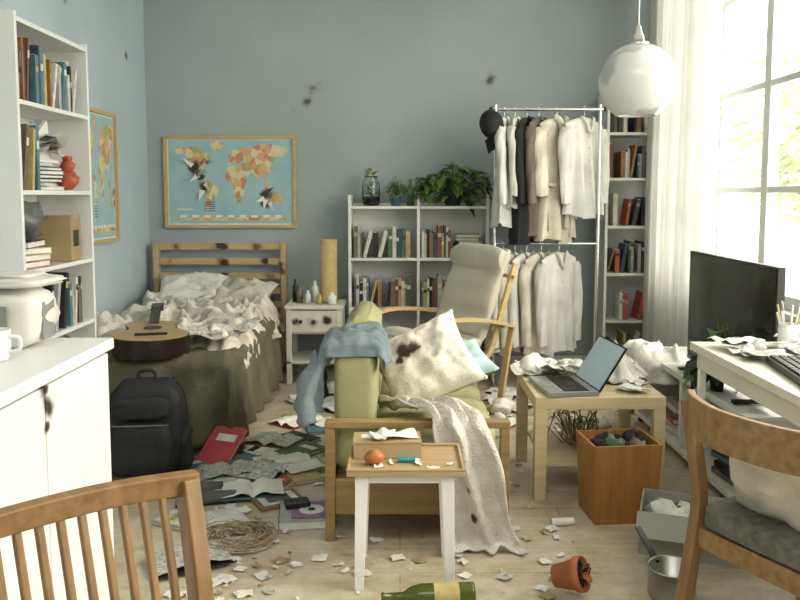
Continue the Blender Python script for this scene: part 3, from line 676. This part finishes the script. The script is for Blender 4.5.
# ================================================================= WASTE BIN
BN=wood('cherry_wood',(.38,.185,.05),(.28,.12,.028),'z')
m=M(); w,d,h,t=.27,.22,.32,.009
for sx in(-1,1): m.beam((sx*(w/2-.015),0,0),(sx*(w/2),0,h),d*.94,t,BN,(0,1,0),d,t)
for sy in(-1,1): m.beam((0,sy*(d/2-.012),0),(0,sy*d/2,h),w*.9,t,BN,(1,0,0),w,t)
m.box((0,0,.01),(w*.85,d*.85,.01),BN)
for i in range(30): crumple(m,R.uniform(-.09,.09),R.uniform(-.07,.07),.22+R.uniform(0,.06),R.uniform(.02,.045),R.choice([DARKC,BM[8],SOIL,BM[10]]),i*2.2)
m.done('waste_bin',(.885,3.17,0),(0,0,.10))

# ================================================================= TV + BENCH
m=M(); m.bx(1.36,1.80,3.08,4.55,.40,.43,WHITE2); m.bx(1.36,1.80,3.08,4.55,.04,.07,WHITE2)
for y in(3.08,3.80,4.52): m.bx(1.36,1.80,y,y+.03,.07,.40,WHITE2)
m.bx(1.78,1.80,3.08,4.55,.07,.40,WHITE2)
for y in(3.1,4.5):
    for x in(1.39,1.76): m.bx(x-.015,x+.015,y-.0,y+.03,0,.04,BLACK)
m.done('tv_bench',bevel=.003)
TVS=mat('tv_screen_glass',(.004,.006,.005),.10,c2=(.03,.04,.032),scale=6,detail=10,spec=.10)
m=M(); m.box((0,0,.31),(.95,.03,.55),BLACK); m.box((0,-.0155,.315),(.925,.002,.52),TVS); m.box((0,.03,.3),(.5,.05,.3),BLACK)
for sx in(-.32,.32): m.box((sx,0,.012),(.03,.22,.014),BLACK); m.box((sx,0,.03),(.02,.02,.04),BLACK)
m.done('television',(1.49,3.58,.432),(0,0,math.radians(-90)),bevel=.003)
DL=mat('dark_leaf',(.018,.045,.014),.4,.3,20)
bushy('small_houseplant',(1.41,3.50,.432),40,.08,.28,.10,9,.1,.035,.08,BM[3],1.0,(DL,LEAF))
m=M(); drape(m,1.30,1.46,4.15,4.5,.44,(.18,.0,.12,.06),LINEN,50,50,.08,6,.25,20,seed=2,rg=True); m.done('draped_cloth',solid=.004)
m=M()
for i in range(7): book_flat(m,1.5,3.35,.075+i*.025,.2,.26,.024,R.uniform(-.2,.2),R.choice(BM))
for i in range(5): book_flat(m,1.5,4.1,.075+i*.03,.2,.26,.028,R.uniform(-.2,.2),R.choice(BM))
m.done('stacked_books')

# ================================================================= DESK
DK=mat('desk_top_cream',(.70,.66,.54),.4,.05,3)
m=M(); m.bx(1.10,1.86,1.75,3.00,.715,.745,DK)
for x in(1.125,1.81):
    for y in(1.77,2.955): m.bx(x,x+.025,y,y+.025,0,.715,WHITE2)
m.bx(1.12,1.84,2.955,2.975,.65,.715,DK); m.bx(1.12,1.135,1.8,2.95,.65,.715,DK)
m.done('desk',bevel=.003)
m=M(); 
m.lathe([(0,0),(.035,0),(.035,.09),(.032,.09),(.032,.008),(0,.008)],WHITE2,(0,0,0),18)
for i in range(12):
    a=i*.9; m.cyl((.01*math.cos(a),.01*math.sin(a),.01),(.04*math.cos(a),.04*math.sin(a),.15+.02*math.sin(i*3)),.0035,.0035,R.choice([PAPER,BIRCH,WHITE,BM[11],BM[6]]),6)
m.done('pencil_cup',(1.40,2.85,.747))
m=M(); m.box((0,0,.012),(.15,.44,.02),BLACK)
for a in range(5):
    for c_ in range(17): m.box((-.055+a*.026,-.2+c_*.025,.025),(.021,.02,.008),EB)
m.done('computer_keyboard',(1.25,2.38,.747),(0,0,-.15),bevel=.002)
m=M()
for i in range(14): sheet(m,R.uniform(1.17,1.5),R.uniform(2.62,2.93),.747+i*.002,R.uniform(.06,.16),R.uniform(.08,.16),R.random()*6,R.choice([PAPER,PAPER2]),.025)
for i in range(5): crumple(m,R.uniform(1.16,1.4),R.uniform(2.65,2.9),.75,R.uniform(.015,.03),LINEN,i*4.1)
m.done('desk_papers')
m=M(); m.box((0,0,.03),(.16,.2,.06),BM[10]); m.ball((0,0,.07),(.06,.08,.03),EB,12,.4); m.done('charred_box',(1.45,2.2,.747),(0,0,.3),bevel=.004)

# ================================================================= RIGHT DINING CHAIR
SEAT=mat('grey_tweed',(.17,.16,.135),.95,c2=(.08,.08,.065),scale=40,bump=.5,bscale=200)
m=M() # local: faces +x, back at x=-.23
for sy in(-1,1):
    m.sweep(cat([(-.29,sy*.235,0),(-.24,sy*.225,.30),(-.215,sy*.22,.50),(-.235,sy*.232,.68),(-.245,sy*.24,.765)],5),.036,.036,OAKZ,(0,1,0),.026)
    m.beam((.21,sy*.21,.45),(.245,sy*.235,0),.038,.038,OAKZ,(0,1,0),.026,.026)
    m.beam((-.22,sy*.218,.40),(.22,sy*.208,.40),.022,.055,OAKX,(0,1,0))
m.beam((.215,-.21,.40),(.215,.21,.40),.022,.055,OAKX,(1,0,0)); m.beam((-.22,-.21,.40),(-.22,.21,.40),.022,.055,OAKX,(1,0,0))
bp=cat([(-.215,-.265,.735),(-.265,-.20,.735),(-.31,-.1,.735),(-.322,0,.735),(-.31,.1,.735),(-.265,.20,.735),(-.215,.262,.735)],6)
m.sweep(bp,.10,.020,OAKX,(0,0,1))
cushion(m,-.235,.245,-.225,.225,.428,.485,SEAT,3)
m.T=T(-.13,0,.60,pi/2,math.radians(72)); m.pillow(.42,.28,.11,LINEN2,18,.02,9); m.T=Matrix()
m.done('dining_chair',(1.085,1.96,0),(0,0,math.radians(27)),bevel=.004)

# ================================================================= LEFT SLATTED CHAIR
m=M() # faces +x local
for sy in(-1,1):
    m.sweep(cat([(-.25,sy*.21,0),(-.20,sy*.21,.25),(-.19,sy*.21,.44),(-.225,sy*.215,.66),(-.272,sy*.222,.835)],6),.028,.036,OAKZ,(0,1,0))
    m.beam((.2,sy*.21,.44),(.21,sy*.215,0),.036,.036,OAKZ,(0,1,0),.026,.026)
    m.beam((-.19,sy*.21,.40),(.2,sy*.21,.40),.022,.05,OAKX,(0,1,0))
tp=cat([(-.272,-.24,.828),(-.292,-.12,.835),(-.298,0,.837),(-.292,.12,.835),(-.272,.24,.828)],6)
m.sweep(tp,.034,.026,OAKX,(0,0,1))
m.sweep(cat([(-.195,-.2,.50),(-.215,0,.50),(-.195,.2,.50)],6),.035,.02,OAKX,(0,0,1))
for i in range(13):
    y=-.174+i*.029; k=.028*(1-(y/.21)**2)
    m.sweep(cat([(-.197-k*.6,y,.505),(-.228-k*.7,y*1.02,.67),(-.270-k*.8,y*1.04,.82)],5),.012,.012,OAKZ,(0,1,0))
m.beam((.2,-.21,.40),(.2,.21,.40),.022,.05,OAKX,(1,0,0))
for i in range(7): m.box((-.16+i*.062,0,.448),(.05,.44,.016),OAKX)
m.done('slatted_chair',(-.303,.885,0),(0,0,math.radians(-45)),bevel=.003,scale=(1,1,1.018))

# ================================================================= PENDANT LAMP
gm=mat('opal_glass',(.66,.66,.64),.07,c2=(.42,.43,.42),scale=4.5,detail=5)
gm.node_tree.nodes['Color Ramp'].color_ramp.elements[0].position=.44; gm.node_tree.nodes['Color Ramp'].color_ramp.elements[1].position=.49
m=M(); r=.146; prof=[(r*math.sin(a),r*math.cos(a)) for a in [math.radians(14+ (150-14)*i/24) for i in range(25)]]
m.lathe(prof,gm,(0,0,0),48); rim=prof[-1]; m.lathe([rim,(rim[0]-.006,rim[1]+.0),(rim[0]-.006,rim[1]+.02)],gm,(0,0,0),40); m.lathe([(0,-.10),(.05,-.108),(rim[0],rim[1]+.015)],WHITE,(0,0,0),30)
m.lathe([(0,.215),(.008,.21),(.014,.18),(.02,.175),(.022,.15),(.04,.147),(.04,.140)],CHROME,(0,0,0),24); m.cyl((0,0,.21),(0,0,1.52),.0025,.0025,WHITE,8); m.lathe([(0,1.515),(.05,1.515),(.05,1.49),(0,1.48)],WHITE,(0,0,0),20)
m.done('pendant_lamp',(.905,3.10,1.728))

# ================================================================= CURTAIN
cu,nt,b=base_mat('sheer_curtain'); nt.nodes.remove(b); out=nt.nodes['Material Output']
tl=nt.nodes.new('ShaderNodeBsdfTranslucent'); tl.inputs[0].default_value=(.62,.62,.59,1); df=nt.nodes.new('ShaderNodeBsdfDiffuse'); df.inputs[0].default_value=(.8,.8,.78,1); tp_=nt.nodes.new('ShaderNodeBsdfTransparent')
a1=nt.nodes.new('ShaderNodeMixShader'); a1.inputs[0].default_value=.45; lk(nt,tl.outputs[0],a1.inputs[1]); lk(nt,df.outputs[0],a1.inputs[2])
a2=nt.nodes.new('ShaderNodeMixShader'); a2.inputs[0].default_value=.18; lk(nt,a1.outputs[0],a2.inputs[1]); lk(nt,tp_.outputs[0],a2.inputs[2]); lk(nt,a2.outputs[0],out.inputs['Surface'])
def curtain(name,y0,y1,folds,seed):
    m=M()
    m.grid(lambda u,v:(1.78+.045*math.sin(u*folds*2*pi+seed+.6*v)+.015*math.sin(u*folds*4.7*pi+v*3)-.03*(1-v)*math.sin(u*3), y0+(y1-y0)*u, .02+v*2.98),180,20,cu); return m.done(name)
curtain('sheer_curtain',4.62,5.68,11,0)
m=M(); m.cyl((1.78,.2,3.03),(1.78,5.95,3.03),.012,.012,CHROME,10)
for y in(.4,3,5.8): m.box((1.85,y,3.03),(.14,.02,.02),CHROME)
m.done('curtain_rod')
m=M(); drape(m,1.42,1.62,4.72,5.05,.12,(.14,.1,.15,.15),LINEN,50,50,.10,6,.25,20,seed=12,rg=True); m.done('fallen_curtain',solid=.004)

# ================================================================= FLOOR CLUTTER
m=M()
for (x,y,w,d,rz,c) in((-1.0,3.72,.22,.28,.5,BM[5]),(-.90,3.62,.2,.26,-.2,BM[11]),(-.70,3.95,.2,.28,1.2,BM[7]),(-.62,3.75,.2,.26,.3,BM[2]),(-.60,3.50,.2,.26,-.5,BM[0]),(-.55,4.15,.2,.26,.9,BM[3]),(-.50,3.95,.2,.27,-.7,BM[8]),(-.75,3.45,.2,.26,.1,BM[7]),(-.45,3.60,.18,.24,.5,BM[6]),(-.80,3.82,.2,.26,.8,BM[5]),(-.70,3.10,.2,.26,.5,BM[7]),(-.86,3.08,.18,.24,1.1,BM[2]),(-.45,4.35,.18,.24,.2,BM[5])):
    book_flat(m,x,y,.001,w*.8,d*.8,.008+.012*R.random(),rz,c)
for (x,y,rz) in((-.78,3.62,.3),(-.66,4.08,-.4),(-.50,3.72,2.2),(-.64,3.38,.2),(-.62,3.62,1.2),(-.74,2.72,.5)): book_open(m,x,y,.014,.13,.18,rz,R.choice(BM),R.choice([PAPER,PAPER2]))
m.done('scattered_magazines')
m=M(); PK=mat('red_cover',(.52,.08,.09),.5); book_flat(m,0,0,0,.18,.24,.02,0,PK); m.done('red_book',(-.88,3.86,.055),(math.radians(35),0,-.4))
m=M(); book_flat(m,0,0,0,.22,.22,.035,0,BM[11]); m.box((0.02,0,.0375),(.16,.17,.001),mat('mauve_print',(.36,.18,.30),.5)); m.cyl((.02,0,.038),(.02,0,.039),.05,.05,WHITE,24); m.cyl((.02,0,.039),(.02,0,.04),.015,.015,BM[3],20); m.done('record_box',(-.375,3.12,.001),(0,0,.12))
m=M(); m.box((0,0,.008),(.2,.16,.014),OAKX); m.box((0,0,.0155),(.16,.12,.002),BM[7]); m.box((0,0,.0175),(.10,.08,.001),GREYC); m.done('picture_frame',(-.52,3.30,.001),(0,0,.5))
m=M(); m.box((0,0,.01),(.10,.07,.018),BLACK); m.done('black_notebook',(-.42,3.16,.042),(0,0,.3),bevel=.003)
m=M()
for i in range(60):
    r0=R.uniform(.05,.15); a0=R.random()*6; P=[(math.cos(a0+t*.5)*r0*(1+.1*math.sin(t+i)),math.sin(a0+t*.5)*r0*.9,.01+.035*abs(math.sin(t*.7+i))*R.uniform(.3,1)) for t in range(10)]
    m.tube(cat(P,2),.002,R.choice([DRY,DRY,PAPER2,CARD]),4)
m.done('unravelled_wicker_basket',(-.62,2.90,0))
m=M()
for i in range(60):
    a=R.random()*6.28; q=R.uniform(.02,.14); m.tube(cat([(q*math.cos(a)*.4,q*math.sin(a)*.4,.01),(q*math.cos(a),q*math.sin(a),R.uniform(.03,.16)),(q*1.3*math.cos(a+.3),q*1.3*math.sin(a+.3),R.uniform(.01,.15))],3),.003,R.choice([DRY,DRY,LEAF2]),4)
m.done('dried_plant',(.80,3.60,.156))
m=M()
for dx in(0,.12):
    rs=[]
    for j in range(9):
        t=j/8; w=.04*(.7+.5*math.sin(min(1,t*1.1)*pi)); rs.append([(dx+math.cos(a)*w,t*.25+dx*.4,.022+math.sin(a)*.02*(1 if t<.5 else 1.6-t*.6)) for a in [2*pi*k/12 for k in range(12)]])
    m.rings(rs,GREYC); m.box((dx,.125+dx*.4,.006),(.075,.25,.01),BLACK)
m.done('slippers',(-1.02,3.36,.0),(0,0,-1.3))
m=M()
prof=[(0,0),(.036,0),(.037,.01),(.037,.17),(.03,.20),(.014,.225),(.013,.285),(.015,.286),(.015,.295),(0,.295)]
m.lathe(prof,BGLASS,(0,0,0),24); m.lathe([(.0375,.05),(.0375,.13)],BM[6],(0,0,0),24); m.done('wine_bottle',(.235,2.44,.038),(0,math.radians(-90),.08))
m=M()
m.lathe([(0,0),(.036,0),(.05,.075),(.056,.075),(.056,.10),(.050,.10),(.045,.07),(.0,.065)],TERRA,(0,0,0),22); m.cyl((0,0,.06),(0,0,.085),.046,.046,SOIL,16)
for i in range(14): a=i*1.3; leaf(m,(0,0,.08),(math.cos(a),math.sin(a),1.2),.07,.03,R.choice([SOIL,TERRA,DRY]))
m.done('terracotta_pot',(.51,2.53,.052),(math.radians(72),0,math.radians(60)))
m=M(); 
for i in range(14): m.ball((R.gauss(0,.03),R.gauss(0,.03),.003),(.005,.005,.004),SOIL,6)
m.done('spilled_soil',(.62,2.60,0))
m=M(); m.lathe([(0,.0),(.065,0),(.075,.015),(.075,.10),(.08,.102),(.08,.106),(.071,.104),(.071,.018),(0,.008)],STEEL,(0,0,0),28); m.cyl((0,0,.01),(0,0,.03),.068,.068,EB,20); m.sweep(cat([(-.07,0,.09),(-.12,.02,.11),(-.22,.06,.14)],4),.02,.008,BLACK,(0,1,0))
m.done('saucepan',(.88,2.49,0),(0,0,-1.1))
m=M(); bc=mat('grey_carton',(.36,.35,.30),.8,.1,5)
w,d,h=.34,.24,.16
for sx in(-1,1): m.box((sx*w/2,0,h/2),(.006,d,h),bc)
for sy in(-1,1): m.box((0,sy*d/2,h/2),(w,.006,h),bc)
m.box((0,0,.004),(w,d,.006),bc); m.box((-.01,-d/2-.05,h-.03),(w,.10,.004),bc,(.7,0,0)); m.box((w/2+.04,0,h-.02),(.10,d,.004),bc,(0,.5,0))
for i in range(16): crumple(m,R.uniform(-.13,.13),R.uniform(-.08,.08),.06,R.uniform(.03,.07),R.choice([PAPER,GREYC,BM[10],LINEN]),i*1.7)
m.done('open_carton',(1.07,2.86,.0),(0,0,-.35))
m=M(); m.cyl((-.045,0,.016),(.045,.01,.016),.016,.016,PAPER,14); m.done('paper_roll',(.64,3.05,0))
m=M()
zones=[(-.6,3.3,.35,.7,110),(-.3,2.6,.35,.35,40),(.5,3.3,.1,.6,24),(.35,2.65,.3,.3,22),(-.2,4.6,.5,.5,90),(.65,4.5,.35,.5,80),(1.1,4.6,.35,.4,60),(-.6,2.6,.25,.4,40),(.1,2.2,.8,.2,8)]
for cx,cy,sx,sy,n in zones:
    for i in range(n): 
        x=min(1.3,max(-.76,cx+R.uniform(-sx,sx))); y=cy+R.uniform(-sy,sy); s=R.uniform(.008,.05)
        sheet(m,x,y,.001,s,s*R.uniform(.3,1.3),R.random()*6,R.choice([PAPER,PAPER,PAPER2,LINEN,CARD]),.012,3)
for i in range(26): crumple(m,R.uniform(-.7,1.2),R.uniform(4.25,5.2),0,R.uniform(.02,.06),R.choice([PAPER,LINEN]),i*2.7)
m.done('paper_scraps')
m=M()
for i in range(14): book_open(m,R.choice([R.uniform(-.65,-.35),R.uniform(.55,1.2)]),R.uniform(4.35,5.2),.001,.10,.15,R.random()*6,R.choice(BM))
m.done('fallen_books')
m=M(); m.lathe([(0,0),(.05,0),(.09,.015),(.088,.018),(.05,.006),(0,.006)],WHITE,(0,0,0),26); m.done('plate',(-.62,4.95,.001))

# ================================================================= LIGHTING
w=bpy.data.worlds.new('W'); bpy.context.scene.world=w; w.use_nodes=True; nt=w.node_tree
bg=nt.nodes['Background']; bg.inputs[0].default_value=(1.0,.985,.88,1); bg.inputs[1].default_value=6.8
def light(name,typ,loc,rot,en,col,**k):
    l=bpy.data.lights.new(name,typ); l.energy=en; l.color=col
    for a,b_ in k.items(): setattr(l,a,b_)
    o=bpy.data.objects.new(name,l); o.location=loc; o.rotation_euler=rot; bpy.context.scene.collection.objects.link(o); return o
sd=Vector((-.80,.12,-.58)); q=sd.to_track_quat('-Z','Y').to_euler()
light('sun','SUN',(8,0,6),q,2.3,(1,.93,.70),angle=math.radians(25))
p=light('window_portal','AREA',(XR+.2,(WY0+WY1)/2,(WZ0+WZ1)/2),(0,math.radians(90),0),1,(1,1,1),shape='RECTANGLE',size=WZ1-WZ0,size_y=WY1-WY0); p.data.cycles.is_portal=True
light('added_fill_light','AREA',(-.2,.2,3.15),(math.radians(20),0,0),58,(1,.97,.90),shape='RECTANGLE',size=2.2,size_y=2.0)  # soft fill added overhead out of view to brighten the room, not a fixture

# ================================================================= CAMERA
cam=bpy.data.cameras.new('cam'); co=bpy.data.objects.new('camera',cam); bpy.context.scene.collection.objects.link(co)
co.location=(0,0,1.3); co.rotation_euler=(math.radians(85),0,0); cam.sensor_width=36; cam.lens=36; cam.shift_y=-.044; cam.clip_start=.02
bpy.context.scene.camera=co
vs=bpy.context.scene.view_settings; vs.view_transform='Standard'; vs.exposure=0
